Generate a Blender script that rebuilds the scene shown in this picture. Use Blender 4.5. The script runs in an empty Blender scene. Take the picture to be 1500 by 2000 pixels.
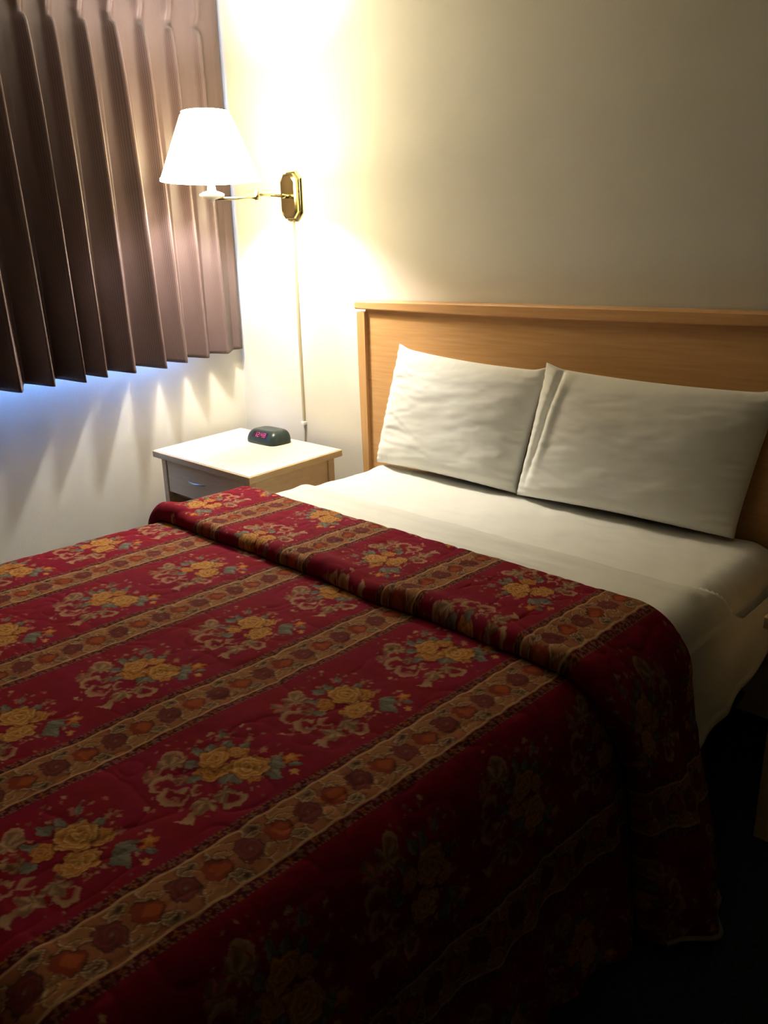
import bpy, bmesh, math, random
import numpy as np
from mathutils import Vector, Matrix
PI = math.pi
rng = np.random.default_rng(7)
C = bpy.context.scene.collection

# ---------------------------------------------------------------- materials
def new_mat(name, base, rough=0.6, metal=0.0, spec=0.3, sheen=0.0):
    m = bpy.data.materials.new(name); m.use_nodes = True
    b = m.node_tree.nodes['Principled BSDF']
    b.inputs['Base Color'].default_value = (*base, 1)
    b.inputs['Roughness'].default_value = rough
    b.inputs['Metallic'].default_value = metal
    b.inputs['Specular IOR Level'].default_value = spec
    if sheen: b.inputs['Sheen Weight'].default_value = sheen
    return m
def N(m, t, **kw):
    n = m.node_tree.nodes.new(t)
    for k, v in kw.items(): setattr(n, k, v)
    return n
def L(m, a, b): m.node_tree.links.new(a, b)
def bsdf(m): return m.node_tree.nodes['Principled BSDF']
def noise_mix(m, c1, c2, scale=(1, 1, 1), ns=5.0, detail=4, lo=0.3, hi=0.7, coord='Object', bump=0.0, bscale=None, bdist=0.002):
    tc = N(m, 'ShaderNodeTexCoord'); mp = N(m, 'ShaderNodeMapping'); mp.inputs['Scale'].default_value = scale
    L(m, tc.outputs[coord], mp.inputs[0])
    nz = N(m, 'ShaderNodeTexNoise'); nz.inputs['Scale'].default_value = ns; nz.inputs['Detail'].default_value = detail
    L(m, mp.outputs[0], nz.inputs['Vector'])
    cr = N(m, 'ShaderNodeValToRGB'); cr.color_ramp.elements[0].position = lo; cr.color_ramp.elements[1].position = hi
    cr.color_ramp.elements[0].color = (*c1, 1); cr.color_ramp.elements[1].color = (*c2, 1)
    L(m, nz.outputs['Fac'], cr.inputs[0]); L(m, cr.outputs[0], bsdf(m).inputs['Base Color'])
    if bump:
        n2 = N(m, 'ShaderNodeTexNoise'); n2.inputs['Scale'].default_value = bscale or ns; n2.inputs['Detail'].default_value = 3
        L(m, mp.outputs[0], n2.inputs['Vector'])
        bp = N(m, 'ShaderNodeBump'); bp.inputs['Strength'].default_value = bump; bp.inputs['Distance'].default_value = bdist
        L(m, n2.outputs['Fac'], bp.inputs['Height']); L(m, bp.outputs[0], bsdf(m).inputs['Normal'])
    return m
WALL = noise_mix(new_mat('painted_wall', (.6,.6,.5), .9, spec=.1), (.62,.605,.54), (.67,.655,.59), ns=3, bump=.25, bscale=160, bdist=.0015)
CEIL = noise_mix(new_mat('ceiling_paint', (.6,.6,.55), .95, spec=.1), (.72,.69,.60), (.76,.73,.65), ns=4)
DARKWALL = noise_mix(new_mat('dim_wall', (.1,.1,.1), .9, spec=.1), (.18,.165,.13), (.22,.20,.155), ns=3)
CARPET = noise_mix(new_mat('carpet', (.02,.04,.04), 1, spec=0), (.010,.022,.022), (.022,.045,.042), ns=90, bump=.6, bscale=300, bdist=.004)
def wood(name, c1, c2, scale, rough=.45, coord='Object'):
    return noise_mix(new_mat(name, c1, rough, spec=.35), c1, c2, scale=scale, ns=4, detail=8, lo=.3, hi=.72, coord=coord, bump=.06, bscale=5, bdist=.001)
HB_WOOD = wood('maple_panel', (.56,.30,.11), (.66,.385,.16), (1.2, 8, 22))
HB_RAIL = wood('maple_rail', (.58,.30,.115), (.66,.38,.165), (1.2, 14, 26), .4)
POST_WOOD = wood('maple_post', (.54,.30,.115), (.63,.37,.155), (20, 20, 1.5), .4)
NS_WOOD = wood('nightstand_maple', (.62,.43,.23), (.70,.50,.29), (1.5, 6, 20), .5)
NS_EDGE = wood('nightstand_edge', (.52,.36,.18), (.60,.43,.24), (2, 2, 20), .45)
NS_TOP = noise_mix(new_mat('cream_laminate', (.8,.74,.6), .45, spec=.4), (.76,.70,.56), (.80,.745,.61), scale=(2,16,2), ns=4, detail=6)
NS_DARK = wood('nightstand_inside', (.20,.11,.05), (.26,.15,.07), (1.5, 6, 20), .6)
BRASS = new_mat('polished_brass', (.52,.45,.22), .18, 1.0)
NICKEL = new_mat('brushed_nickel', (.5,.49,.46), .3, 1.0)
CORDM = new_mat('cord_cover_brass', (.50,.44,.30), .45, .4)
WHITEPL = new_mat('white_plastic', (.8,.79,.75), .4)
CLOCKM = noise_mix(new_mat('clock_case', (.02,.03,.03), .28, spec=.3), (.014,.024,.022), (.022,.036,.033), ns=40)
CLOCKW = new_mat('clock_window', (.03,.008,.012), .12, spec=.6)
def emit_mat(name, col, s):
    m = new_mat(name, (0,0,0), .5); b = bsdf(m)
    b.inputs['Emission Color'].default_value = (*col, 1); b.inputs['Emission Strength'].default_value = s
    return m
LEDM = emit_mat('led_digits', (1.0,.10,.25), .9)
BULBM = emit_mat('lamp_bulb_glow', (1.0,.98,.93), 1300)
SHADEM = emit_mat('lit_lamp_shade', (1.0,.82,.48), 23.0)
bsdf(SHADEM).inputs['Base Color'].default_value = (.85,.8,.7,1)
def cloth(name, c1, c2, scale=6, bump=.25, bscale=400, sheen=.1, bd=.0008):
    return noise_mix(new_mat(name, c1, .9, spec=.1, sheen=sheen), c1, c2, ns=scale, bump=bump, bscale=bscale, bdist=bd)
PILLOWM = cloth('white_pillowcase', (.74,.74,.69), (.78,.78,.73))
SHEETM = cloth('white_sheet', (.76,.755,.70), (.80,.795,.745))
FLATM = cloth('white_flat_sheet', (.66,.655,.60), (.71,.705,.65))
BOXM = cloth('box_spring_fabric', (.10,.10,.095), (.13,.13,.12))
BEDFRAME = new_mat('bed_frame_metal', (.02,.02,.02), .5, .6)
PIPING = cloth('hem_binding_cloth', (.22,.17,.13), (.26,.2,.16))
# curtain: fine vertical stripes in the weave
LINING = new_mat('curtain_lining', (.75,.75,.72), .9)
CURT = new_mat('curtain_fabric', (.2,.13,.11), .48, spec=.6, sheen=.0)
def _curt(m):
    at = N(m, 'ShaderNodeAttribute', attribute_name='across')
    mt = N(m, 'ShaderNodeMath', operation='MULTIPLY'); mt.inputs[1].default_value = 2*PI/0.0075
    L(m, at.outputs['Fac'], mt.inputs[0])
    sn = N(m, 'ShaderNodeMath', operation='SINE'); L(m, mt.outputs[0], sn.inputs[0])
    ma = N(m, 'ShaderNodeMath', operation='MULTIPLY_ADD'); ma.inputs[1].default_value = .5; ma.inputs[2].default_value = .5
    L(m, sn.outputs[0], ma.inputs[0])
    cr = N(m, 'ShaderNodeValToRGB'); cr.color_ramp.elements[0].color = (.058,.035,.034,1); cr.color_ramp.elements[1].color = (.112,.072,.069,1)
    L(m, ma.outputs[0], cr.inputs[0]); L(m, cr.outputs[0], bsdf(m).inputs['Base Color'])
_curt(CURT)
SPREADM = new_mat('quilted_floral_print', (.3,.02,.04), .9, spec=.06)
def _spr(m):
    at = N(m, 'ShaderNodeVertexColor', layer_name='print')
    tc = N(m, 'ShaderNodeTexCoord'); nz = N(m, 'ShaderNodeTexNoise'); nz.inputs['Scale'].default_value = 350
    L(m, tc.outputs['Object'], nz.inputs['Vector'])
    hs = N(m, 'ShaderNodeMix', data_type='RGBA', blend_type='MULTIPLY'); hs.inputs[0].default_value = .35
    L(m, at.outputs[0], hs.inputs[6]); L(m, nz.outputs['Color'], hs.inputs[7])
    L(m, hs.outputs[2], bsdf(m).inputs['Base Color'])
_spr(SPREADM)

# ---------------------------------------------------------------- helpers
def tag(o, label=None, cat=None, group=None, kind=None):
    for k, v in (('label', label), ('category', cat), ('group', group), ('kind', kind)):
        if v: o[k] = v
    return o
def empty(name, loc=(0,0,0)):
    o = bpy.data.objects.new(name, None); C.objects.link(o); o.location = loc; o.empty_display_size = .1
    return o
def link_mesh(name, me, mat, parent=None, smooth=False, world=True):
    me.materials.append(mat)
    o = bpy.data.objects.new(name, me); C.objects.link(o)
    if smooth:
        me.polygons.foreach_set('use_smooth', [True]*len(me.polygons))
    if parent is not None:
        o.parent = parent
        if world and parent.type == 'EMPTY': o.matrix_parent_inverse = Matrix.Translation(parent.location).inverted()
    return o
def from_bm(name, bm, mat, parent=None, smooth=False, bevel=0, seg=2):
    me = bpy.data.meshes.new(name); bmesh.ops.recalc_face_normals(bm, faces=bm.faces[:]); bm.to_mesh(me); bm.free()
    o = link_mesh(name, me, mat, parent, smooth)
    if bevel:
        md = o.modifiers.new('Bevel', 'BEVEL'); md.width = bevel; md.segments = seg; md.limit_method = 'ANGLE'
        for p in me.polygons: p.use_smooth = True
        w = o.modifiers.new('WN', 'WEIGHTED_NORMAL'); w.keep_sharp = True
    return o
def add_box(bm, x0, x1, y0, y1, z0, z1, f=None):
    vs = [bm.verts.new(f((x, y, z)) if f else (x, y, z)) for x in (x0, x1) for y in (y0, y1) for z in (z0, z1)]
    for q in ((0,1,3,2),(4,6,7,5),(0,4,5,1),(2,3,7,6),(0,2,6,4),(1,5,7,3)):
        bm.faces.new([vs[i] for i in q])
def box(name, b, mat, parent=None, bevel=0, f=None, seg=2):
    bm = bmesh.new(); add_box(bm, *b, f=f); return from_bm(name, bm, mat, parent, bevel=bevel, seg=seg)
def grid_mesh(name, P, mat, parent=None, wrap=False, attr=None, keep=None, cols=None):
    """P: (n,m,3) grid of points"""
    n, m = P.shape[:2]
    me = bpy.data.meshes.new(name)
    idx = np.arange(n*m).reshape(n, m)
    a = idx[:-1, :-1]; b = idx[:-1, 1:]; c = idx[1:, 1:]; d = idx[1:, :-1]
    q = np.stack([a, b, c, d], -1)
    if wrap:
        a2 = idx[:-1, -1]; b2 = idx[:-1, 0]; c2 = idx[1:, 0]; d2 = idx[1:, -1]
        q = np.concatenate([q.reshape(-1, 4), np.stack([a2, b2, c2, d2], -1)])
    elif keep is not None: q = q[keep]
    q = q.reshape(-1, 4)
    me.vertices.add(n*m); me.vertices.foreach_set('co', P.reshape(-1).astype(np.float32))
    me.loops.add(len(q)*4); me.loops.foreach_set('vertex_index', q.reshape(-1).astype(np.int32))
    me.polygons.add(len(q)); me.polygons.foreach_set('loop_start', np.arange(0, len(q)*4, 4, dtype=np.int32))
    me.polygons.foreach_set('use_smooth', np.ones(len(q), dtype=bool))
    me.update(calc_edges=True); me.validate()
    if attr is not None:
        at = me.attributes.new('across', 'FLOAT', 'POINT'); at.data.foreach_set('value', attr.reshape(-1).astype(np.float32))
    if cols is not None:
        ca = me.color_attributes.new('print', 'FLOAT_COLOR', 'POINT')
        cc = np.ones((n*m, 4), np.float32); cc[:, :3] = cols.reshape(-1, 3); ca.data.foreach_set('color', cc.reshape(-1))
    return link_mesh(name, me, mat, parent)
def lathe(name, prof, mat, parent=None, centre=(0,0), seg=48, cap=False):
    th = np.linspace(0, 2*PI, seg, endpoint=False)
    P = np.array([[(centre[0]+r*math.cos(t), centre[1]+r*math.sin(t), z) for t in th] for r, z in prof])
    o = grid_mesh(name, P, mat, parent, wrap=True)
    return o
def tube(name, pts, r, mat, parent=None, seg=14):
    pts = [Vector(p) for p in pts]; rings = []
    for i, p in enumerate(pts):
        d = (pts[min(i+1, len(pts)-1)] - pts[max(i-1, 0)]).normalized()
        u = d.cross(Vector((0,0,1)) if abs(d.z) < .9 else Vector((1,0,0))).normalized(); v = d.cross(u)
        rr = r[i] if isinstance(r, (list, tuple)) else r
        rings.append([tuple(p + u*rr*math.cos(2*PI*k/seg) + v*rr*math.sin(2*PI*k/seg)) for k in range(seg)])
    rings = [[tuple(pts[0])]*seg] + rings + [[tuple(pts[-1])]*seg]
    return grid_mesh(name, np.array(rings), mat, parent, wrap=True)
_tabs = {}
def vnoise(x, y, seed=0):
    """smooth value noise in [-1,1]"""
    if seed not in _tabs: _tabs[seed] = np.random.default_rng(seed).uniform(-1, 1, (128, 128))
    T = _tabs[seed]
    xi = np.floor(x).astype(int); yi = np.floor(y).astype(int); fx = x-xi; fy = y-yi
    fx = fx*fx*fx*(fx*(fx*6-15)+10); fy = fy*fy*fy*(fy*(fy*6-15)+10)
    g = lambda a, b: T[a % 128, b % 128]
    return (g(xi,yi)*(1-fx)+g(xi+1,yi)*fx)*(1-fy)+(g(xi,yi+1)*(1-fx)+g(xi+1,yi+1)*fx)*fy
def fbm(x, y, seed=0, o=3):
    s = 0; a = 1.
    for k in range(o): s = s + a*vnoise(x*2**k+13.7*k, y*2**k+5.1*k, seed+k); a *= .5
    return s
def sstep(a, b, x):
    t = np.clip((x-a)/(b-a), 0, 1); return t*t*(3-2*t)

# ---------------------------------------------------------------- room shell
CE = 2.45; XR = 5.3; YF = -4.6
def struct(o): o['kind'] = 'structure'; return o
struct(box('floor', (-.2, XR+.2, YF-.2, .2, -.1, 0), CARPET))
struct(box('ceiling', (-.2, XR+.2, YF-.2, .2, CE, CE+.1), CEIL))
struct(box('wall_back', (-.2, XR+.2, 0, .15, 0, CE), WALL))
struct(box('wall_right', (XR, XR+.15, YF, 0, 0, CE), DARKWALL))
struct(box('wall_front', (-.2, XR+.2, YF-.15, YF, 0, CE), DARKWALL))
WY0, WY1, WZ0, WZ1 = -2.35, -.3, .97, 2.3
bm = bmesh.new()
add_box(bm, -.2, 0, YF, 0, 0, WZ0); add_box(bm, -.2, 0, YF, 0, WZ1, CE)
add_box(bm, -.2, 0, YF, WY0, WZ0, WZ1); add_box(bm, -.2, 0, WY1, 0, WZ0, WZ1)
struct(from_bm('wall_left', bm, WALL))
win = struct(empty('window_1', (-.1, (WY0+WY1)/2, WZ0)))
bm = bmesh.new()
for a in ((-.13,-.07,WY0,WY1,WZ0,WZ0+.05),(-.13,-.07,WY0,WY1,WZ1-.05,WZ1),(-.13,-.07,WY0,WY0+.05,WZ0+.05,WZ1-.05),(-.13,-.07,WY1-.05,WY1,WZ0+.05,WZ1-.05),(-.13,-.07,-1.63,-1.57,WZ0+.05,WZ1-.05)):
    add_box(bm, *a)
from_bm('window_frame', bm, WHITEPL, win, bevel=.004)
GL = new_mat('window_glass', (1,1,1), 0.0); bsdf(GL).inputs['Transmission Weight'].default_value = 1.0; bsdf(GL).inputs['IOR'].default_value = 1.01
box('pane', (-.102,-.098,WY0+.05,-1.63,WZ0+.05,WZ1-.05), GL, win)
box('pane', (-.102,-.098,-1.57,WY1-.05,WZ0+.05,WZ1-.05), GL, win)

# ---------------------------------------------------------------- curtain
crest_y = [-2.68,-2.55,-2.42,-2.29,-2.16,-2.03,-1.90,-1.77,-1.64,-1.51,-1.385,-1.255,-1.128,-.997,-.881,-.780,-.659,-.520,-.395,-.271,-.150]
pinch_y = [-2.70,-2.57,-2.44,-2.31,-2.18,-2.05,-1.92,-1.79,-1.66,-1.53,-1.40,-1.27,-1.145,-1.02,-.89,-.787,-.666,-.547,-.416,-.286,-.155]
def build_curtain():
    NS, NT = 26, 90
    T = np.linspace(0, 1, NT)            # 0 hem .. 1 top
    ncr = len(crest_y)
    # knots: start edge, (crest, valley)*, end edge at the corner
    rows = []; att = []
    for t in T:
        # hem and pinch heights drift a little along the wall
        cy = np.array(crest_y); py = np.array(pinch_y)
        tp = .935                         # pinch level on the t scale
        w = np.clip(t/tp, 0, 1)
        yk = cy*(1-w) + py*w
        if t > tp: yk = py
        lo = 1 - sstep(.12, .97, w)       # fold opening, 1 at hem
        A = .045 + .094*(1-w)**.45
        ys = [[yk[0]-.082]]; xs = [[.002]]; ss = [[-.05]]
        s_acc = 0
        vall = np.concatenate([[yk[0]-.075], (yk[1:]+yk[:-1])/2 + .004*(1-w), [-.075]])
        for k in range(ncr):
            v0, v1 = vall[k], vall[k+1]; c = yk[k]
            j = np.linspace(0, 1, NS, endpoint=False)
            y = v0 + (v1-v0)*j
            # gentle rise to the crest from -y side, steep drop on +y side
            cf = (c-v0)/(v1-v0)
            ph = np.where(j < cf, j/cf*.5, .5+(j-cf)/(1-cf)*.5)
            sh = .5-.5*np.cos(2*PI*ph)
            cr_ = np.abs(2*ph-1)           # 0 at crest
            shp = (1-w)*(.30*sh+.70*(1-cr_)) + w*np.exp(-(cr_/.26)**2)
            amp = A*(1+.10*math.sin(k*2.3+.7)) * (1 if k < 18 else (.85,.6,.42)[k-18])
            x = .045 + .022*w + amp*shp
            if w >= 1:
                q = (t-tp)/(1-tp)
                x = .067 + amp*np.exp(-(cr_/(.24+.30*q))**2)*(1+.25*q)*(1-.25*np.exp(-(cr_/.07)**2))
            # pinch dimple just at the tack
            x = x - .030*np.exp(-((t-tp)/.011)**2)*np.exp(-(cr_/.30)**2)
            x = x + .0022*vnoise(y*25, np.full_like(y, t*6), 5)
            ys.append(y); xs.append(x); ss.append((k+j)*.26)
        ys.append([vall[-1], -.05, -.028]); xs.append([.045+.022*w, .055+.012*w, .050]); ss.append([ncr*.26, ncr*.26+.03, ncr*.26+.05])
        y = np.concatenate(ys); x = np.concatenate(xs); s = np.concatenate(ss)
        zb = .955 + .037*y; zt = 2.41 + 0*y
        zp = 2.282 + .085*y
        z = np.where(t <= tp, zb + (zp-zb)*(t/tp), zp + (zt-zp)*((t-tp)/(1-tp)))
        # hem dips slightly at crests
        z = z - .006*(x-.055)/.08*(1-t)
        rows.append(np.stack([x, y, z], -1)); att.append(s)
    P = np.array(rows); A_ = np.array(att)
    o = grid_mesh('curtain', P, CURT, attr=A_)
    md = o.modifiers.new('Solid', 'SOLIDIFY'); md.thickness = .003; md.offset = 0
    tag(o, 'mauve brown pinch pleated curtain hanging over the window at left', 'curtain')
    Lg = P.copy(); Lg[..., 0] -= .007; Lg[..., 2] = Lg[..., 2]*.985+.025
    grid_mesh('white_lining', Lg[:int(.88*len(Lg)):2], LINING, o)
    # stitched hem band as a thin ridge
    t0 = 6
    H = P[t0:t0+2].copy(); H[..., 0] += .0028; H[1, :, 2] = H[0, :, 2] + .003
    h = grid_mesh('hem_stitching', H, CURT, o, attr=A_[t0:t0+2])
    return o
build_curtain()
tr = box('curtain_track', (.02, .06, -2.6, -.02, 2.415, 2.44), WHITEPL, bevel=.003)
tag(tr, 'slim white curtain track under the ceiling above the brown curtain', 'curtain track')

# ---------------------------------------------------------------- headboard
hb = tag(empty('headboard', (1.81, -.04, 0)), 'wide honey maple headboard with a top rail behind the pillows', 'headboard')
box('panel', (.925, 2.695, -.058, -.022, .22, 1.160), HB_WOOD, hb)
def rail():
    n = 60; X = np.linspace(.885, 2.735, n); rows = []
    for x in X:
        k = 1-((x-1.81)/.925)**2
        zt = 1.192+.002*k; zb = 1.161-.006*k; yf = -.078-.006*k
        sec = [(-.012, zb), (yf+.004, zb), (yf, zb+.004), (yf, zt-.006), (yf+.006, zt), (-.012, zt)]
        rows.append([(x, a, b) for a, b in sec])
    P = np.array(rows); P = np.concatenate([P[:1]*0+P[:1].mean(1, keepdims=True), P, P[-1:]*0+P[-1:].mean(1, keepdims=True)])
    o = grid_mesh('top_rail', P, HB_RAIL, hb, wrap=True)
    o.data.polygons.foreach_set('use_smooth', [False]*len(o.data.polygons))
rail()
def post(sg, xo):
    n = 30; rows = []
    for i in range(n):
        t = i/(n-1); z = .0+1.150*t
        out = .020*math.sin(PI*min(1, max(0, (z-.1)/1.5))) - .026 + .012*t*t     # tapered, slightly bellied
        xa = xo - sg*(out); xb = xo + sg*.046
        yf = -.072
        rows.append([(xa, -.014, z), (xa, yf+.012, z), (xa+sg*.004, yf, z), (xb-sg*.002, yf, z), (xb, yf+.004, z), (xb, -.014, z)])
    P = np.array(rows); P = np.concatenate([P[:1]*0+P[:1].mean(1, keepdims=True), P, P[-1:]*0+P[-1:].mean(1, keepdims=True)])
    o = grid_mesh('side_post', P, POST_WOOD, hb, wrap=True)
    o.data.polygons.foreach_set('use_smooth', [False]*len(o.data.polygons))
post(1, .888); post(-1, 2.732)

# ---------------------------------------------------------------- bed base
bed = tag(empty('bed', (1.81, -1.08, 0)), 'double bed mattress on a dark box base against the maple headboard', 'bed')
def rbox(name, x0, x1, y0, y1, z0, z1, r, mat, parent=None, bulge=0):
    n = 10; ring = []
    prof = [(r*(1-math.sin(a)), r*(1-math.cos(a))) for a in np.linspace(PI/2, 0, 6)]   # (inset, dz from top)
    secs = []
    for a in np.linspace(0, PI/2, 6): secs.append((r*(1-math.sin(a)), z0+r*(1-math.cos(a))))
    for a in np.linspace(PI/2, 0, 6): secs.append((r*(1-math.sin(a)), z1-r*(1-math.cos(a))))
    rc = .06
    def loop(ins, z):
        pts = []
        for cx, cy, a0 in ((x1-rc, y1-rc, 0), (x0+rc, y1-rc, PI/2), (x0+rc, y0+rc, PI), (x1-rc, y0+rc, 1.5*PI)):
            for k in range(8):
                a = a0+k/7*PI/2; rr = max(rc-ins, .001); ox = rc-ins if rc > ins else .001
                pts.append((cx+rr*math.cos(a) - (0 if rc > ins else math.copysign(ins-rc, math.cos(a))), cy+rr*math.sin(a) - (0 if rc > ins else math.copysign(ins-rc, math.sin(a))), z))
        return pts
    rows = [loop(i, z) for i, z in secs]
    c0 = ((x0+x1)/2, (y0+y1)/2)
    rows = [[(c0[0], c0[1], z0)]*32] + rows + [[(c0[0], c0[1], z1)]*32]
    return grid_mesh(name, np.array(rows), mat, parent, wrap=True)
rbox('mattress', 1.070, 2.540, -2.04, -.102, .36, .566, .055, SHEETM, bed)
rbox('box_spring', 1.08, 2.53, -2.04, -.10, .15, .352, .02, BOXM, bed)
bm = bmesh.new()
for x in (1.12, 1.80, 2.46):
    add_box(bm, x, x+.05, -2.0, -1.95, 0, .15); add_box(bm, x, x+.05, -.25, -.2, 0, .15)
add_box(bm, 1.09, 2.53, -2.03, -.15, .13, .149)
from_bm('bed_frame', bm, BEDFRAME, bed)

# fitted sheet: shell over the mattress, rounded shoulders, under-tucked
def fitted():
    y = np.concatenate([np.linspace(-2.02, -.62, 60), np.linspace(-.61, -.080, 60)])
    r = .075
    x0, x1, z1 = 1.05, 2.560, .580
    s = [];  # profile across
    for z in np.linspace(.415, z1-r, 5)[:-1]: s.append((x0-.0*(z1-z), z))
    for a in np.linspace(0, PI/2, 9): s.append((x0+r-r*math.cos(a), z1-r+r*math.sin(a)))
    for x in np.linspace(x0+r, x1-r, 100)[1:-1]: s.append((x, z1))
    for a in np.linspace(PI/2, 0, 12): s.append((x1-r+r*math.cos(a), z1-r+r*math.sin(a)))
    for z in np.linspace(z1-r, .455, 8)[1:]: s.append((x1+.012*(z1-r-z)/.05, z))
    s = np.array(s); n = len(s)
    P = np.zeros((len(y), n, 3)); P[..., 0] = s[None, :, 0]; P[..., 2] = s[None, :, 1]; P[..., 1] = y[:, None]
    X, Y = P[..., 0], P[..., 1]
    top = sstep(z1-.03, z1, P[..., 2])
    P[..., 2] += top*(.0022*fbm(X*6, Y*9, 20) + .0015*fbm(X*25+Y*10, Y*25, 24))
    P[..., 2] += .010*np.exp(-((X-1.09)/.05)**2-((Y+.17)/.05)**2)*top     # bunched corner at the wall side
    side = 1-top
    P[..., 0] += side*.003*fbm(Y*14, P[..., 2]*9, 30)*np.sign(X-1.8)
    # rounded head end
    k = np.clip((Y+.115)/.035, 0, 1); P[..., 2] -= .03*k*k*top
    return P
P = fitted()
# close the head end
H = P[-1:].copy(); H[..., 2] = np.minimum(H[..., 2], .42); H[..., 1] += .004
P = np.concatenate([P, H])
fs = grid_mesh('fitted_sheet', P, SHEETM)
tag(fs, 'smooth white fitted sheet stretched over the mattress in front of the pillows', 'sheet')

# flat sheet: band across the bed beside the bedspread, hanging on the right side
def flat_sheet():
    r = .082; zt = .5885; xr = 2.580; xl = 1.040
    ys = np.concatenate([np.linspace(-.84, -.535, 70), np.linspace(-.53, -.10, 50)])
    s = []; top_n = 0
    for z in np.linspace(.30, zt-r, 6)[:-1]: s.append((xl, z, 0))
    for a in np.linspace(0, PI/2, 8): s.append((xl+r-r*math.cos(a), zt-r+r*math.sin(a), 0))
    for x in np.linspace(xl+r, xr-r, 90)[1:-1]: s.append((x, zt, 0))
    for a in np.linspace(PI/2, 0, 12): s.append((xr-r+r*math.cos(a), zt-r+r*math.sin(a), 0))
    n_top = len(s)
    for d in np.linspace(0, 1, 44)[1:]: s.append((xr, zt-r, d))
    s = np.array(s); P = np.zeros((len(ys), len(s), 3)); Y = np.repeat(ys[:, None], len(s), 1)
    P[..., 0] = s[None, :, 0]; P[..., 2] = s[None, :, 1]; P[..., 1] = Y; D = np.repeat(s[None, :, 2], len(ys), 0)
    # hem height of the hanging part, a drooping point towards the foot
    hem = np.interp(ys, [-1.05, -.62, -.50, -.40, -.28, -.15, -.10], [.20, .250, .275, .300, .330, .365, .38])
    z_start = zt-r
    drop = (z_start-hem)[:, None]*D
    P[..., 2] = np.where(D > 0, z_start-drop, P[..., 2])
    fold = .004*np.sin(Y*34+.8*np.sin(Y*13)) + .003*fbm(Y*7, P[..., 2]*5, 41)
    P[..., 0] = np.where(D > 0, xr + .02*D + (drop/.2)*fold*.9 + .006, P[..., 0])
    P[..., 0] = np.where((D > .93), P[..., 0]+.004, P[..., 0])        # hem band
    X = P[..., 0]
    topm = sstep(zt-.02, zt, P[..., 2])
    P[..., 2] += topm*(.0016*fbm(X*5, Y*22, 44) + .0012*fbm(X*18, Y*30, 47) + .004*np.exp(-((Y+.575)/.02)**2))
    # free edge rests down onto the fitted sheet
    e = sstep(-.548, -.535, Y)
    P[..., 2] -= topm*.004*e
    # past the free edge only the hanging side goes on
    i0 = 69
    keep = np.ones((len(ys)-1, len(s)-1), bool)
    for i in range(i0, len(ys)-1): keep[i, :n_top-12+int(round(16*min(1, max(0, (ys[i]+.535)/.125))))] = False
    return grid_mesh('flat_sheet', P, FLATM, keep=keep)
fl = flat_sheet()
md = fl.modifiers.new('Solid', 'SOLIDIFY'); md.thickness = .0012; md.offset = 1
tag(fl, 'white top sheet beside the bedspread edge, drooping down the right side of the bed', 'sheet')

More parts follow.
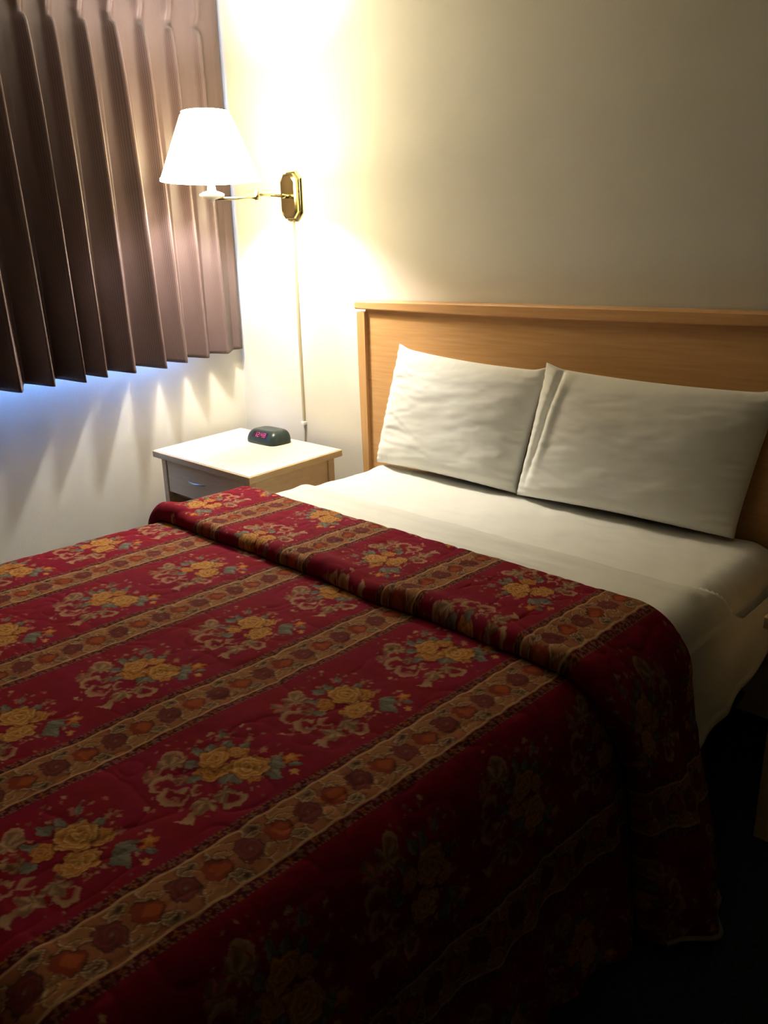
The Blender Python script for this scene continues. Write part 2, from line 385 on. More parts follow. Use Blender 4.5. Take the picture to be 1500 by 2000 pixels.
# ---------------------------------------------------------------- bedspread print (one repeat, painted with numpy)
RED = np.array((.255,.006,.027)); PU, PV = .375, .508
def make_tile():
    du = .0009
    nu, nv = int(PU/du), int(PV/du)
    u = (np.arange(nu)+.5)*PU/nu - PU/2; v = (np.arange(nv)+.5)*PV/nv
    U, V = np.meshgrid(u, v, indexing='ij')
    U0, V0 = U, V
    per = 2*PI/PV
    wu = .0020*np.sin(V*per*9+U*60)+.0014*np.sin(V*per*23+U*130+1)+.0009*np.sin(V*per*41-U*210)
    wv_ = .0020*np.sin(U*2*PI/PU*7+V*per*5)+.0013*np.sin(U*2*PI/PU*17-V*per*11+2)+.0009*np.sin(U*2*PI/PU*33+V*per*29)
    U = U+wu; V = V+wv_
    T = np.zeros((nu, nv, 3)) + RED
    T *= (1+.10*fbm(U*60, V*60, 60))[..., None]
    T[..., 2] *= 1+.35*fbm(U*14, V*14, 63)
    def wr(cu, cv):
        return ((U-cu+PU/2) % PU)-PU/2, ((V-cv+PV/2) % PV)-PV/2
    def put(mask, col): T[:] = T*(1-mask[..., None]) + np.asarray(col)*mask[..., None]
    def soft(d, w=.0012): return np.clip(.5-d/w, 0, 1)        # d<0 inside
    wob = .0022*fbm(U*130, V*130, 66)
    GOLD = np.array((.60,.30,.075)); ORG = np.array((.40,.12,.020)); PALE = np.array((.72,.46,.18))
    LEAF = np.array((.125,.115,.085)); LEAFL = np.array((.29,.265,.205)); LEAFD = np.array((.03,.045,.035))
    TAN = np.array((.36,.18,.09)); TANL = np.array((.50,.30,.17)); TAND = np.array((.17,.06,.03)); PINK = np.array((.40,.13,.09))
    def rose(cu, cv, r, rot=0., warm=0., sq=.85):
        a, b = wr(cu, cv); ca, sa = math.cos(rot), math.sin(rot)
        x = (a*ca+b*sa); y = (-a*sa+b*ca)/sq
        d = np.hypot(x, y)/r; th = np.arctan2(y, x)
        R = 1+.09*np.cos(5*th+rot*3)+.05*np.cos(9*th+1)
        m = soft((d-R)*r)
        t = d*3.1 + th/(2*PI) + .22*np.sin(3*th+d*5+rot)
        f = t-np.floor(t)
        g = GOLD*(1-warm)+ORG*1.4*warm
        col = ORG*(1-f[..., None]**.8) + g*(f[..., None]**.8)
        hi = np.exp(-((f-.86)/.10)**2)[..., None]*.8
        col = col*(1-hi)+PALE*hi*(1-.5*warm)+g*hi*.5*warm
        dk = np.exp(-((f-.02)/.07)**2)[..., None]*.75
        col = col*(1-dk)+np.array((.12,.03,.01))*dk
        cc = np.clip(1-d/.16, 0, 1)[..., None]; col = col*(1-cc)+np.array((.05,.06,.02))*cc
        put(soft((d-R-.14)*r, .004)*.55, RED*.35)      # dark ground behind
        put(m, col)
    def leaf(bu, bv, tu, tv, w=.011, c1=LEAF, c2=LEAFL):
        du_, dv_ = tu-bu, tv-bv; Ln = math.hypot(du_, dv_)
        a, b = wr(bu, bv); ex, ey = du_/Ln, dv_/Ln
        t = (a*ex+b*ey)/Ln; s = (-a*ey+b*ex)
        tt = np.clip(t, 0, 1); wid = w*np.sin(PI*tt**.75)*(1+.12*np.sin(tt*30))
        inside = np.where((t > 0) & (t < 1), np.abs(s)-wid, .01)
        m = soft(inside)
        k = np.clip(s/w*.5+.5, 0, 1)[..., None]
        col = c1*(1-k)+c2*k
        rib = np.exp(-(s/.0011)**2)[..., None]*.6; col = col*(1-rib)+LEAFD*rib
        put(soft(inside-.002, .003)*.5, RED*.3); put(m, col)
    def acan(cu, cv, r, rot=0., n=5, c1=TAN, c2=TANL):
        a, b = wr(cu, cv); d = np.hypot(a, b); th = np.arctan2(b, a)-rot
        R = r*(.45+.55*np.abs(np.cos(n/2*th))**.7)*(.75+.35*np.cos(th))
        m = soft(d-R+wob)
        k = np.clip(.5+.5*np.cos(n*th+d/r*3), 0, 1)[..., None]
        col = c1*.6*(1-k)+c2*k
        put(m, col)
    def curl(cu, cv, r, a0, a1, w, c1=TAN, c2=TANL):
        a, b = wr(cu, cv); d = np.hypot(a, b); th = (np.arctan2(b, a)-a0) % (2*PI); span = (a1-a0)
        t = th/span; ok = t < 1
        rr = r*(1-.35*np.clip(t, 0, 1)); wid = w*np.sin(PI*np.clip(t, 0, 1)**.6)+.0006
        inside = np.where(ok, np.abs(d-rr)-wid, .01)
        k = np.clip((d-rr)/w*.5+.5, 0, 1)[..., None]
        put(soft(inside), c1*(1-k)+c2*k)
    def dot(cu, cv, r, col, asp=1.):
        a, b = wr(cu, cv); put(soft(np.hypot(a, b*asp)-r*(1+.3*np.cos(5*np.arctan2(b, a)))), col)
    def lotus(cu, cv, r, rot):           # trumpet shaped flourish
        a, b = wr(cu, cv); ca, sa = math.cos(rot), math.sin(rot); x = a*ca+b*sa; y = -a*sa+b*ca
        inside = np.where((x > -r) & (x < r), np.abs(y)-(.12*r+.55*r*np.clip((x+r)/(2*r), 0, 1)**2.2), .01)
        k = np.clip((x+r)/(2*r), 0, 1)[..., None]; put(soft(inside), TAND*1.6*(1-k)+TANL*k)
    rs = np.random.default_rng(3)
    for var, vc in ((0, .127), (1, .381)):
        o = .012
        def p(a, b): return (a+o, vc+b)
        fl_ = 1 if var == 0 else .9
        # small blossoms scattered
        for _ in range(95):
            ang = rs.uniform(0, 2*PI); rr = rs.uniform(.05, .125); du_, dv_ = rr*math.cos(ang)*1.0, rr*math.sin(ang)*.9
            if abs(du_) > .115: continue
            dot(*p(du_-.01, dv_-.02), rs.uniform(.0018, .0042), (PINK, TAN, TAND*1.5, TANL*.9)[rs.integers(4)], rs.uniform(.7, 1.5))
        # scroll work towards the lower side
        acan(*p(-.068, -.066), .030, 2.6, 6, TAN, TANL*.9)
        acan(*p(-.062, -.098), .024, 3.4, 5, TAN*.9, PINK*1.2)
        curl(*p(-.032, -.104), .021, 1.2, 6.4, .0048)
        curl(*p(.004, -.100), .022, 3.0, 7.2, .0058, PINK, TANL)
        lotus(*p(-.006, -.094), .013, .6)
        acan(*p(.050, -.080), .026, -1.0, 5, TAN, TANL)
        lotus(*p(.056, -.108), .021, -1.1)
        acan(*p(.048, -.050), .022, -.4, 5, TAN*.9, TANL*.85)
        curl(*p(.074, -.046), .016, 4.2, 9.2, .0044)
        curl(*p(-.088, -.055), .016, .5, 5.2, .0036, TAN, TANL)
        curl(*p(.020, -.072), .013, 2.2, 6.5, .0032, PINK, TANL)
        acan(*p(-.020, -.070), .018, 3.9, 5, TAND*1.6, TAN)
        dot(*p(-.005, -.146), .006, TANL, 1.6); dot(*p(.006, -.140), .004, PINK)
        # leaves
        for lb in ((-.030,-.035,-.060,-.052,.0105),(-.050,-.014,-.084,-.020,.0095),(-.033,.009,-.055,.036,.0125),(-.045,0,-.078,.008,.009),
                   (.045,.030,.049,.066,.0115),(.046,.028,.092,.030,.0125),(.015,-.020,.038,-.042,.012),(.030,-.020,.056,-.020,.009),(-.014,-.045,-.008,-.076,.0105),(.040,.036,.072,.056,.010),(-.02,.03,-.03,.058,.009)):
            leaf(*p(*lb[:2]), *p(*lb[2:4]), lb[4])
        # roses
        if var == 0:
            rose(*p(-.006, -.030), .026, .9, .55); rose(*p(-.020, .026), .017, .3, .35); rose(*p(.055, .000), .013, .3, .8)
            rose(*p(-.031, -.010), .028, 2.2, .15); rose(*p(.027, .013), .033, .6, 0)
        else:
            rose(*p(.002, .032), .020, 1.9, .3); rose(*p(-.024, -.036), .020, .2, .6)
            rose(*p(.030, -.012), .029, 1.4, .10); rose(*p(-.022, .010), .033, 3.0, 0)
        # buds
        dot(*p(.061, .073), .0105, ORG*1.3, .8); dot(*p(.058, .074), .006, GOLD); dot(*p(.092, .052), .007, GOLD, 1.2)
        dot(*p(-.076, .034), .009, PINK, .8); dot(*p(-.070, .038), .005, TANL*.8); dot(*p(-.033, .062), .006, TAN); dot(*p(.012, .055), .006, PINK*1.1)
        leaf(*p(.070, .060), *p(.088, .075), .005); leaf(*p(-.066, .030), *p(-.09, .046), .005)
    # ---- striped border at the edge of the repeat (u = +-PU/2 wraps)
    e = ((U + PU) % PU) - PU/2     # distance from the stripe centre after wrap
    e = np.where(U0 > 0, U0-PU/2, U0+PU/2)
    hw = .0425; lace = .019
    wav = .0012*np.sin(V*2*PI/.0508)
    ae = np.abs(e)
    band_d = ae-hw+wav
    # dark lace with florets
    lz = soft(np.abs(ae-hw-lace/2)-lace/2+.003*np.abs(np.sin(V*2*PI/.0254)), .003)
    put(lz*.85, (.045,.006,.010))
    fv = V/.0145; k = np.floor(fv); fx = (fv-k-.5)*.0145; cyy = hw+lace*.5+.003*np.sin(k*2.4)
    dd = np.hypot(fx, ae-cyy); an = np.arctan2(ae-cyy, fx)
    fr = .0045+.0022*np.cos(4*an+k)
    colk = np.where((k % 3)[..., None] == 0, ORG*1.0, np.where((k % 3)[..., None] == 1, TAN*.85, PINK*.8))
    m = soft(dd-fr)*(dd > .0012)*.7; T[:] = T*(1-m[..., None]) + colk*m[..., None]
    put(soft(np.hypot((fv*2-np.floor(fv*2)-.5)*.00725, ae-hw-lace*.86)-.0017), TAN*.8)
    # band ground
    bm_ = soft(band_d)
    ground = np.array((.33,.115,.050))*(1+.12*fbm(U*80, V*80, 71))[..., None]
    T[:] = T*(1-bm_[..., None]) + ground*bm_[..., None]
    PB = .1016
    def wv(cv): return ((V-cv+PB/2) % PB)-PB/2
    def ell(ce, cv, re, rv, col, edge=None, rot=0.):
        x = e+1.1*wu-ce; y = wv(cv)+.004*np.abs(e-ce)/.02; ca, sa = math.cos(rot), math.sin(rot); X = x*ca+y*sa; Y = -x*sa+y*ca
        d = (np.hypot(X/re, Y/rv)-1)*min(re, rv)
        if edge is not None:
            put(soft(np.abs(d+.0)-.0034, .003)*bm_*.75, DK); put(soft(np.abs(d)-.0013)*bm_, edge)
        put(soft(d)*bm_, col)
        return d
    DK = (.07,.028,.020); TL = (.60,.38,.21); OR = (.36,.075,.022); DR = (.15,.026,.024)
    # tan curling tongues
    for sg, cv in ((-1, .024), (1, .080)):
        ell(sg*.026, cv, .013, .021, (.36,.155,.06), TL, sg*.5); ell(sg*.014, cv+.020*sg, .010, .012, (.33,.135,.05), TL)
    for sg, cv in ((1, .018), (-1, .072)):
        ell(sg*.029, cv, .0095, .013, (.22,.125,.06), TL, -sg*.4); ell(sg*.030, cv+.003, .004, .005, DK)
    ell(0, .052, .0235, .0225, DK); d1 = ell(0, .0515, .0215, .0200, DR)
    ell(0, .0010, .0225, .0190, DK)
    ell(-.007, -.003, .0125, .0150, (.25,.035,.014)); ell(.007, -.003, .0125, .0150, (.25,.035,.014)); ell(0, .006, .013, .013, (.25,.035,.014)); ell(.001, .003, .012, .011, OR)
    # petal rings in the dark rose
    x = e; y = wv(.0515); dd = np.hypot(x, y); an = np.arctan2(y, x)
    f = np.sin(dd*620+an*2); put(soft(d1)*np.clip(f, 0, 1)*.55, (.24,.05,.04))
    put(soft(dd-.003), (.20,.13,.08))
    # thin scroll lines linking the blobs
    for ph in (0, PB/2):
        s = .028*np.sin((V-ph)*2*PI/PB+.6); put(soft(np.abs(e-s)-.0011)*bm_*.8*(np.hypot(e, wv(0)) > .02)*(np.hypot(e, wv(.0515)) > .022), DK)
        put(soft(np.abs(e-s-.0022)-.0008)*bm_*.8*(np.hypot(e, wv(0)) > .02)*(np.hypot(e, wv(.0515)) > .022), TL)
    put(soft(np.abs(band_d)-.0017), (.58,.36,.17))
    return T*.76
TILE = make_tile()
SC0 = 2.478
COLPH = {0: -1.20, -1: -1.13, -2: -1.01, 1: -1.33, -3: -1.1, -4: -1.2, 2: -1.2, -5: -1.0}
def sample_print(u, v):
    """u: arc position across the bed (m, in x on the flat top), v: along the bed"""
    k = np.floor((u-(SC0-PU))/PU).astype(int)              # 0: column left of the stripe at SC0
    uc = u-(SC0-PU)-k*PU                                   # 0..PU, stripe at both ends
    off = np.vectorize(lambda q: COLPH.get(int(q), -1.2))(k)
    # stripes keep one phase, the motif columns are shifted
    edge = np.minimum(uc, PU-uc) < .066
    vv = np.where(edge, v+1.953-.254*6, v-off+.127)
    vv = vv % PV
    nu, nv = TILE.shape[:2]
    fu = uc/PU*nu-.5; fv = vv/PV*nv-.5
    i = np.floor(fu).astype(int); j = np.floor(fv).astype(int); a = (fu-i)[..., None]; b = (fv-j)[..., None]
    g = lambda p, q: TILE[p % nu, q % nv]
    return (g(i,j)*(1-a)+g(i+1,j)*a)*(1-b)+(g(i,j+1)*(1-a)+g(i+1,j+1)*a)*b

# ---------------------------------------------------------------- bedspread geometry
ZT = .601; RR = .10; XLF, XRF = 1.128, 2.500
SIDE = ZT-RR-.022
def section(u):
    """across profile: position and outward normal (x,z); d = distance down the side"""
    x = np.clip(u, XLF, XRF).astype(float); z = np.full_like(x, ZT); nx = np.zeros_like(x); nz = np.ones_like(x); d = np.zeros_like(x)
    for sg, xe in ((1, XRF), (-1, XLF)):
        t = sg*(u-xe); on = t > 0
        th = np.clip(t/RR, 0, PI/2)
        dd = np.clip(t-RR*PI/2, 0, None)
        x = np.where(on, xe+sg*(RR*np.sin(th)+.14*dd), x); z = np.where(on, ZT-RR*(1-np.cos(th))-dd, z)
        nx = np.where(on, sg*np.sin(th), nx); nz = np.where(on, np.cos(th), nz); d = np.where(on, dd, d)
    return x, z, nx, nz, d
def us():
    ul = XLF-RR*PI/2-SIDE; ur = XRF+RR*PI/2+SIDE
    return np.concatenate([np.linspace(ul, 1.08, 70, endpoint=False), np.arange(1.08, 1.9, .0034), np.arange(1.9, 2.72, .0023), np.linspace(2.72, ur, 165)])
def quilt(U, V):
    # soft puffs between meandering stitch lines
    a = fbm(U*11+3, V*11, 80, 2); b = fbm(U*11+40, V*11+17, 83, 2)
    puff = np.minimum(np.abs(a), .45)+np.minimum(np.abs(b), .45)
    line = -np.exp(-(a/.10)**2)*.5-np.exp(-(b/.10)**2)*.5
    return .0030*puff+.0017*line + .0024*fbm(U*4, V*6, 86, 2)
def bedspread():
    U1 = us()
    V1 = np.concatenate([np.linspace(-2.62, -2.2, 60, endpoint=False), np.arange(-2.2, -1.62, .0024), np.arange(-1.62, -.79, .0033)])
    V, U = np.meshgrid(V1, U1, indexing='ij')
    x, z, nx, nz, d = section(U)
    y = V.copy()
    yf = -2.07; t = np.clip(yf-V, 0, None); th = np.clip(t/RR, 0, PI/2); dd = np.clip(t-RR*PI/2, 0, None)
    y = np.where(t > 0, yf-RR*np.sin(th)-.1*dd, y); z = z-RR*(1-np.cos(th))-dd
    ny = -np.sin(th)*nz; nz2 = nz*np.cos(th)
    q = quilt(U, V)
    rp = sstep(0, .5, d)                         # growing folds down the side
    fold = rp*(.020*np.sin(V*17+.9)+.012*np.sin(V*41+2*np.sin(V*9)))
    fold += -.030*sstep(0, .3, d)*np.exp(-((V+1.03)/.035)**2)
    fold = np.where(V > -.90, np.maximum(fold, 0), fold)
    off = np.maximum(q+fold*np.abs(nx), np.where(V > -.95, 0, -.05))
    x = x+nx*off; y = y+ny*off; z = np.maximum(z+nz2*off, .012+.004*np.abs(np.sin(V*30)))
    cols = sample_print(U, V)
    o = grid_mesh('bedspread', np.stack([x, y, z], -1), SPREADM, cols=cols)
    tag(o, 'crimson quilted bedspread with rose bouquets and tan striped borders covering the bed', 'bedspread')
    return o
spread = bedspread()
def flap():
    U1 = us()
    h = .040
    # profile along the bed: (y, height above main layer, print v)
    pr = []
    for a in np.linspace(-PI*.55, PI/2, 16): pr.append((-.806+.020*math.cos(a), .020+.020*math.sin(a)))
    for yy in np.arange(-.809, -1.095, -.0030): pr.append((yy, .040))
    for a in np.linspace(PI/2, PI*1.62, 22): pr.append((-1.098+.026*math.cos(a), .016+.024*math.sin(a)+.0))
    pr = np.array(pr)
    s = np.concatenate([[0], np.cumsum(np.hypot(np.diff(pr[:, 0]), np.diff(pr[:, 1])))])
    Yp, U = np.meshgrid(pr[:, 0], U1, indexing='ij'); Hp = np.repeat(pr[:, 1][:, None], len(U1), 1); S = np.repeat(s[:, None], len(U1), 1)
    x, z, nx, nz, d = section(U)
    q = quilt(U+.3, S+.7)*sstep(.01, .035, Hp)
    tt = np.clip((Yp+1.12)/.33, 0, 1)            # 0 lower edge .. 1 head edge
    # hangs as a full rounded column on the side
    rp = sstep(0, .42, d)*(U > 2)
    bul = rp*(.075*np.sin(PI*np.clip(tt*1.0, 0, 1))**.8)
    rp2 = sstep(0, .34, U-XRF)
    Y = Yp + rp2*(.100*(1-tt)) + .006*fbm(U*5, np.zeros_like(U), 90)*(1-tt)
    Hq = np.clip(Hp, .0035, None)
    # slack lines near the lower edge
    Hq = Hq + .006*np.exp(-((Yp+1.09)/.03)**2)*(1+fbm(U*7, U*0, 92))*sstep(.02, .04, Hp)
    ripple = sstep(0, .3, d)*.012*np.sin(Yp*38+1)*sstep(.0, .03, Hp)
    off = Hq+q+bul*sstep(.0, .02, Hp)+ripple
    x = x+nx*off*1.0; z = z+nz*off
    # rounded hem where the column meets the carpet
    z = np.maximum(z, .012+.001*(U > 0))
    cols = sample_print(U, -2.02-Yp+.16)
    P = np.stack([x, Y, z], -1)
    o = grid_mesh('turned_back_fold', P, SPREADM, spread, cols=cols)
    # corded hem along the bottom of the hanging column
    e = P[:, -1]
    pts = [tuple(p+np.array((.004, 0, .004))) for p in e[6:-14:6]]
    tube('hem_cord', pts, .005, PIPING, spread, seg=8)
flap()

# ---------------------------------------------------------------- pillows
def pillow(name, BL, BR, TL, TR, label, seed, thick=.078, seam_twist=False):
    n, m = 90, 120
    v = np.linspace(-1, 1, n); u = np.linspace(-1, 1, m)
    v = np.sin(v*PI/2)*.35+v*.65; u = np.sin(u*PI/2)*.35+u*.65
    U, V = np.meshgrid(u, v)
    BL, BR, TL, TR = map(np.array, (BL, BR, TL, TR))
    # edges draw in between the corners, corners stick out
    Ue = U*(1-.014*(1-V**2)); Ve = V*(1-.05*(1-U**2))
    a = (Ue+1)/2; b = (Ve+1)/2
    base = ((1-a)*(1-b))[..., None]*BL+(a*(1-b))[..., None]*BR+((1-a)*b)[..., None]*TL+(a*b)[..., None]*TR
    for cu, cv in ((-1,1),(1,1),(-1,-1),(1,-1)):
        e = np.exp(-(((U-cu)/.10)**2+((V-cv)/.14)**2)); base = base+e[..., None]*np.array((.003*cu, 0, .012 if cv > 0 else 0))
    nrm = np.cross(BR-BL, TL-BL); nrm = nrm/np.linalg.norm(nrm)
    if nrm[1] > 0: nrm = -nrm
    pu = (np.clip(1-np.abs(U)**2.6, 0, 1)*np.clip(1-np.where(V < 0, np.abs(V)**7, np.abs(V)**2.4), 0, 1))**.46
    wr = .0026*fbm(U*2.2+V*1.2+seed, V*4.5-U*1.3, 100+seed, 3)
    # pulled creases running from the edge
    for k in range(9):
        v0 = rngp.uniform(-.8, .8); ang = rngp.uniform(-.5, .35); ln = rngp.uniform(.35, .8); side = -1 if rngp.random() < .7 else 1
        t = (U-side)*(-side); c = V-v0-ang*t-.08*np.sin(t*5+k)
        wr = wr - .0022*np.exp(-(c/.035)**2)*np.exp(-(t/ln)**2)*sstep(0, .12, t)+.0016*np.exp(-((c-.06)/.04)**2)*np.exp(-(t/ln)**2)*sstep(0, .12, t)
    edge = np.clip((1-np.maximum(np.abs(U), np.abs(V)))/.18, 0, 1)
    pleat = .0035*np.sin(V*38+3*np.sin(V*7))*np.exp(-((1-np.abs(U))/.10))+.003*np.sin(U*46+2*np.sin(U*9))*np.exp(-((1-np.abs(V))/.07))
    if seam_twist:
        cx = -.86+.05*V
        wr = wr - .020*np.exp(-((U-cx)/.035)**2)*sstep(-1.05, -.2, V) + .010*np.exp(-((U-cx-.09)/.05)**2)*sstep(-1, .2, V)
    F = base + nrm*((pu*thick + wr*edge**.5 + pleat*edge**.3))[..., None]
    K = base - nrm*((pu*thick*.55))[..., None]
    F[..., 2] = np.maximum(F[..., 2], .5852); K[..., 2] = np.maximum(K[..., 2], .5852); K[..., 1] = np.minimum(K[..., 1], -.062); F[..., 1] = np.minimum(F[..., 1], -.064)
    F = F.reshape(-1, 3).reshape(n, m, 3)
    me_front = F; back = K[:, ::-1]
    # join front and back along the rim into one closed grid: rows wrap around
    ring = np.concatenate([me_front, back[:, 1:-1]], axis=1)
    o = grid_mesh(name, ring, PILLOWM, wrap=True)
    tag(o, label, 'pillow', 'bed pillows leaning on the headboard')
    return o
rngp = np.random.default_rng(21)
pillow('pillow', (1.062,-.148,.587), (1.728,-.158,.587), (1.138,-.088,1.030), (1.792,-.092,.992),
       'white pillow nearer the lamp, leaning on the left half of the headboard', 3)
pillow('pillow', (1.741,-.168,.587), (2.445,-.138,.587), (1.803,-.112,1.010), (2.505,-.082,.988),
       'white pillow farther from the lamp, with a gathered fold down its left edge', 9, thick=.082, seam_twist=True)

# ---------------------------------------------------------------- nightstands
def nightstand(x0, sh_l, sh_r, label, yb=-.068, yf=-.60):
    W = .70
    def f(p):
        t = (p[1]-yf)/(yb-yf); s = p[0]/W
        return (x0+p[0]+(sh_l*(1-s)+sh_r*s)*t, p[1], p[2])
    r = tag(empty('nightstand', (x0+W/2, -.33, 0)), label, 'nightstand', 'maple nightstands either side of the bed')
    box('table_top', (0, W, yf, yb, .551, .5785), NS_EDGE, r, bevel=.003, f=f)
    box('laminate_surface', (.006, W-.006, yf+.006, yb-.006, .5785, .5805), NS_TOP, r, f=f)
    for a, b in ((.032, .068), (W-.068, W-.032)):
        box('leg', (a, b, yf+.022, yf+.060, 0, .551), NS_EDGE, r, bevel=.004, f=f)
        box('leg', (a, b, yb-.058, yb-.020, 0, .551), NS_EDGE, r, bevel=.004, f=f)
    box('side_panel', (.040, .055, yf+.060, yb-.058, .10, .551), NS_WOOD, r, f=f)
    box('side_panel', (W-.055, W-.040, yf+.060, yb-.058, .10, .551), NS_WOOD, r, f=f)
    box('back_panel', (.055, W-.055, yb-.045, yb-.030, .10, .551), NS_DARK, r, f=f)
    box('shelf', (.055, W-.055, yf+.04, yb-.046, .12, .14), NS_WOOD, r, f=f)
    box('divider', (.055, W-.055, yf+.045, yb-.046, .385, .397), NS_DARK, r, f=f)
    dr = box('drawer', (.070, W-.070, yf+.026, yf+.044, .402, .543), NS_WOOD, r, bevel=.003, f=f)
    pts = [f((.30+.125*(i/10-.5)+.0, yf+.026-.004-.020*math.sin(PI*i/10), .482)) for i in range(11)]
    hd = tube('handle', pts, [.0025+.0022*math.sin(PI*i/10) for i in range(11)], NICKEL, None, seg=10)
    hd.parent = dr
    tag(hd, 'curved nickel handle')
    return r
nightstand(.136, -.094, -.067, 'maple nightstand under the wall lamp with a cream top and one drawer')
nightstand(2.690, 0, 0, 'maple nightstand in the shadow at the right of the bed, mostly cut off', -.095, -.568)

# ---------------------------------------------------------------- alarm clock
def clock():
    cl = tag(empty('alarm_clock', (.405, -.175, .5805)), 'small dark green-black digital alarm clock on the left nightstand', 'alarm clock')
    # rounded wedge: superellipse footprint lofted upward
    n, m = 26, 72; w, dp, hh = .098, .063, .058
    th = np.linspace(0, 2*PI, m, endpoint=False); rows = []
    for i in range(n):
        t = i/(n-1)
        if t < .08: k = .96+.04*t/.08; z = 0+.004*t/.08
        elif t < .22: k = 1.0; z = .004+.009*(t-.08)/.14
        else:
            q = (t-.22)/.78; a = q*PI/2; k = 1-.30*(1-math.cos(a))**1.2-.07*q; z = .013+(hh-.013)*math.sin(a)**.95
        e = 2/4.5
        c, s = np.cos(th), np.sin(th)
        x = w*k*np.sign(c)*np.abs(c)**e; y = dp*(k-.12*max(0, t-.22))*np.sign(s)*np.abs(s)**e
        y = y + .012*max(0, t-.22)        # sloping front
        rows.append(np.stack([x, y, np.full_like(x, z)], -1))
    P = np.array(rows); P = np.concatenate([np.zeros_like(P[:1])+P[:1].mean(1, keepdims=True), P, np.zeros_like(P[:1])+P[-1:].mean(1, keepdims=True)])
    M = Matrix.Translation((.405, -.175, .5805)) @ Matrix.Rotation(math.radians(2), 4, 'Z')
    Mn = np.array(M)
    tf = lambda Q: (np.asarray(Q) @ Mn[:3, :3].T + Mn[:3, 3])
    grid_mesh('case', tf(P), CLOCKM, cl, wrap=True)
    # display lies on the sloping front face
    def surf(a, b, off):       # a across (m), b 0..1 up the slope
        y = -.0583+.0131*b; z = .030+.020*b
        nn = np.array((0, -.024, .020)); nn = nn/np.linalg.norm(nn); nn = np.array((0, -.84, .55))
        return np.array((a, y, z))+nn*off
    g = np.array([[surf(a, b, .0008) for a in np.linspace(-.046, .056, 12)] for b in np.linspace(-.05, 1.08, 6)])
    scr = grid_mesh('display_window', tf(g), CLOCKW, cl)
    bm = bmesh.new()
    segs = {'0': 'abcdef', '1': 'bc', '2': 'abged', '8': 'abcdefg', '4': 'fgbc', '5': 'afgcd', '7': 'abc', '9': 'abcdfg', '3': 'abgcd', '6': 'afgedc'}
    def bar(a0, b0, a1, b1):
        vs = [bm.verts.new(tf(surf(a, b, .0018))) for a, b in ((a0, b0), (a1, b0), (a1, b1), (a0, b1))]; bm.faces.new(vs)
    def digit(ch, x):
        wd, b0, b1 = .0125, .10, .95; t = .0024; tb = .09; mid = (b0+b1)/2
        S = dict(a=(x, b1-tb, x+wd, b1), d=(x, b0, x+wd, b0+tb), g=(x, mid-tb/2, x+wd, mid+tb/2), f=(x, mid, x+t, b1), e=(x, b0, x+t, mid), b=(x+wd-t, mid, x+wd, b1), c=(x+wd-t, b0, x+wd, mid))
        for s in segs[ch]: bar(*S[s])
    for ch, x in zip('1248', (-.030, -.012, .012, .030)): digit(ch, x)
    bar(.0045, .3, .0070, .4); bar(.0045, .65, .0070, .75)
    o = from_bm('led_digits', bm, LEDM, None); o.parent = scr
    bm = bmesh.new()
    for k in range(4): add_box(bm, -.045+.024*k, -.028+.024*k, .012, .020, .0545, .0580, f=lambda p: tuple(tf([p])[0]))
    from_bm('buttons', bm, CLOCKM, cl, bevel=.001)
clock()

# ---------------------------------------------------------------- swing arm wall lamp
LX, LY, LZ = .482, -.420, 1.588
lamp = tag(empty('wall_lamp', (.452, -.02, 1.60)), 'lit swing arm wall lamp with a white tapered shade and brass wall plate', 'wall lamp')
def octplate(name, w, h, cut, y0, y1, mat, shrink=.0, cx=.452, cz=1.600):
    bm = bmesh.new()
    def ring(k, y):
        a, b, c = w/2-k, h/2-k, cut
        pts = [(-a+c, -b), (a-c, -b), (a, -b+c), (a, b-c), (a-c, b), (-a+c, b), (-a, b-c), (-a, -b+c)]
        return [bm.verts.new((cx+p, y, cz+q)) for p, q in pts]
    r0 = ring(0, y0); r1 = ring(0, y1+(.006 if shrink else 0)); r2 = ring(shrink, y1)
    for A, B in ((r0, r1), (r1, r2)):
        for i in range(8): bm.faces.new((A[i], A[(i+1) % 8], B[(i+1) % 8], B[i]))
    bm.faces.new(r0[::-1]); bm.faces.new(r2)
    return from_bm(name, bm, mat, lamp, bevel=.0012)
octplate('wall_plate', .126, .196, .030, -.0005, -.010, BRASS, .006)
octplate('plate_housing', .104, .174, .024, -.010, -.030, BRASS, .010)
tube('pivot', [(.452,-.030,1.600),(.452,-.060,1.600)], .009, BRASS, lamp)
tube('swing_arm', [(.452,-.052,1.600),(.500,-.16,1.597),(.535,-.245,1.595)], .0052, BRASS, lamp)
tube('elbow', [(.537,-.250,1.575),(.537,-.250,1.606)], .009, BRASS, lamp)
tube('swing_arm', [(.537,-.250,1.583),(.510,-.335,1.580),(LX,LY,1.578)], .0058, BRASS, lamp)
lathe('socket_cup', [(0,1.566),(.006,1.566),(.008,1.574),(.030,1.580),(.046,1.588),(.047,1.594),(.035,1.600),(.016,1.606),(.014,1.625),(.016,1.640),(.017,1.700),(.015,1.735),(0,1.735)], WHITEPL, lamp, (LX, LY), 32)
st = []
for q in range(24):
    a = q/23*PI; st.append((max(1e-4, .037*math.sin(a)), 1.782-.038*math.cos(a)))
st = [(.013, 1.737)] + [p for p in st if p[1] > 1.754]
lathe('bulb', st, BULBM, lamp, (LX, LY), 20)
SB, ST_, ZB, ZTp = .187, .089, 1.642, 1.877
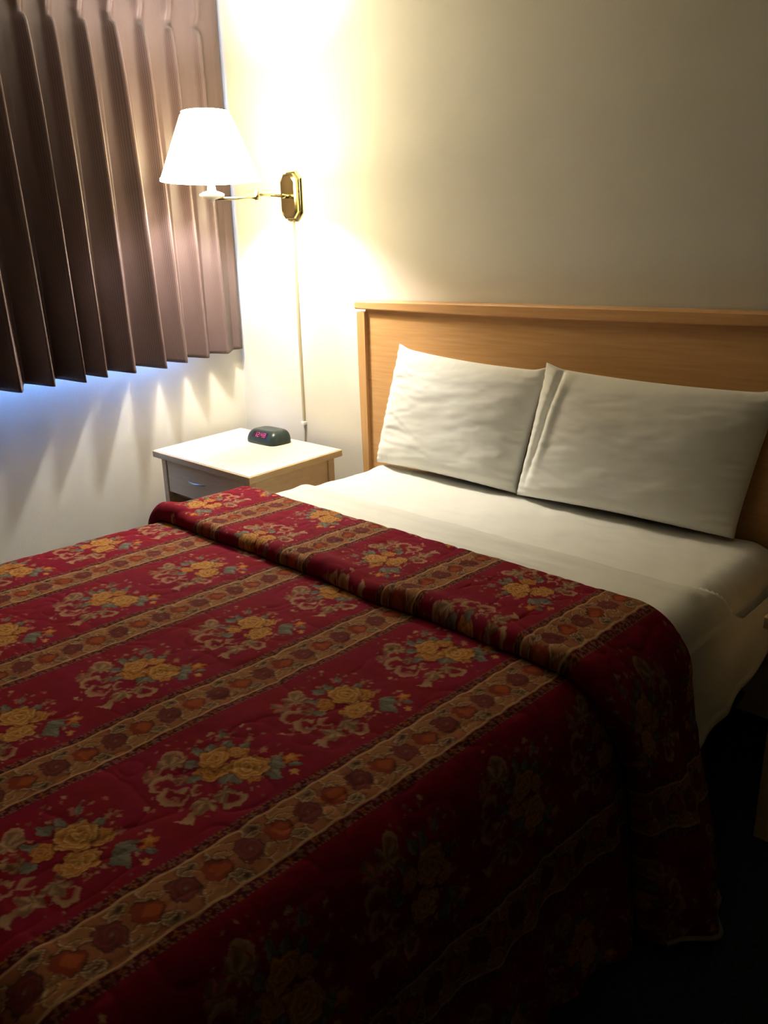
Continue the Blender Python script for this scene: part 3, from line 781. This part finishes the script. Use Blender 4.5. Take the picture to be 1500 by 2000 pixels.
prof = [(SB-.0015,ZB),(SB,ZB),(SB,ZB+.008)]+[(SB+(ST_-SB)*t, ZB+(ZTp-ZB)*t) for t in np.linspace(.05,.95,10)]+[(ST_,ZTp-.006),(ST_,ZTp),(ST_-.0015,ZTp)]
prof += [(r-.0015, z) for r, z in prof[::-1]][1:-1]+[(SB-.0015,ZB)]
lathe('lamp_shade', prof, SHADEM, lamp, (LX, LY), 64)
bm = bmesh.new()
from_bm  # (spider fitter)
tube('shade_fitter', [(LX-.088,LY,1.871),(LX-.02,LY,1.863),(LX+.02,LY,1.863),(LX+.088,LY,1.871)], .0016, BRASS, lamp, 8)
box('cord_cover', (.4455,.4565,-.011,-.0005,.652,1.503), CORDM, lamp, bevel=.002)
box('cord_clip', (.441,.463,-.018,-.0005,.636,.652), WHITEPL, lamp, bevel=.003)
tube('power_cord', [(.451,-.006,.640),(.451,-.008,.56),(.449,-.012,.36),(.44,-.010,.32)], .0032, CORDM, lamp, 8)

# ---------------------------------------------------------------- daylight outside, camera, colour management
w = bpy.data.worlds.new('World'); bpy.context.scene.world = w; w.use_nodes = True
bg = w.node_tree.nodes['Background']; bg.inputs[0].default_value = (.14,.34,1.0,1); bg.inputs[1].default_value = 32.0
cam = bpy.data.cameras.new('Camera'); co = bpy.data.objects.new('Camera', cam); C.objects.link(co)
R = np.array([[0.71079667,0.19696775,-0.67525684],[0.70297213,-0.23230183,0.67220982],[-0.02445974,-0.95249124,-0.30358221]])
# columns: image right, image down, viewing direction, in world axes
rt, dn, fw = R[:, 0], R[:, 1], R[:, 2]
co.matrix_world = Matrix(((rt[0],-dn[0],-fw[0],3.2526),(rt[1],-dn[1],-fw[1],-2.301),(rt[2],-dn[2],-fw[2],1.36),(0,0,0,1)))
cam.sensor_fit = 'VERTICAL'; cam.sensor_height = 36; cam.lens = 1577/2000*36; cam.clip_start = .02
sc = bpy.context.scene; sc.camera = co
sc.view_settings.view_transform = 'Standard'; sc.view_settings.look = 'None'; sc.view_settings.exposure = .28; sc.view_settings.gamma = 1
sc.view_settings.use_curve_mapping = False
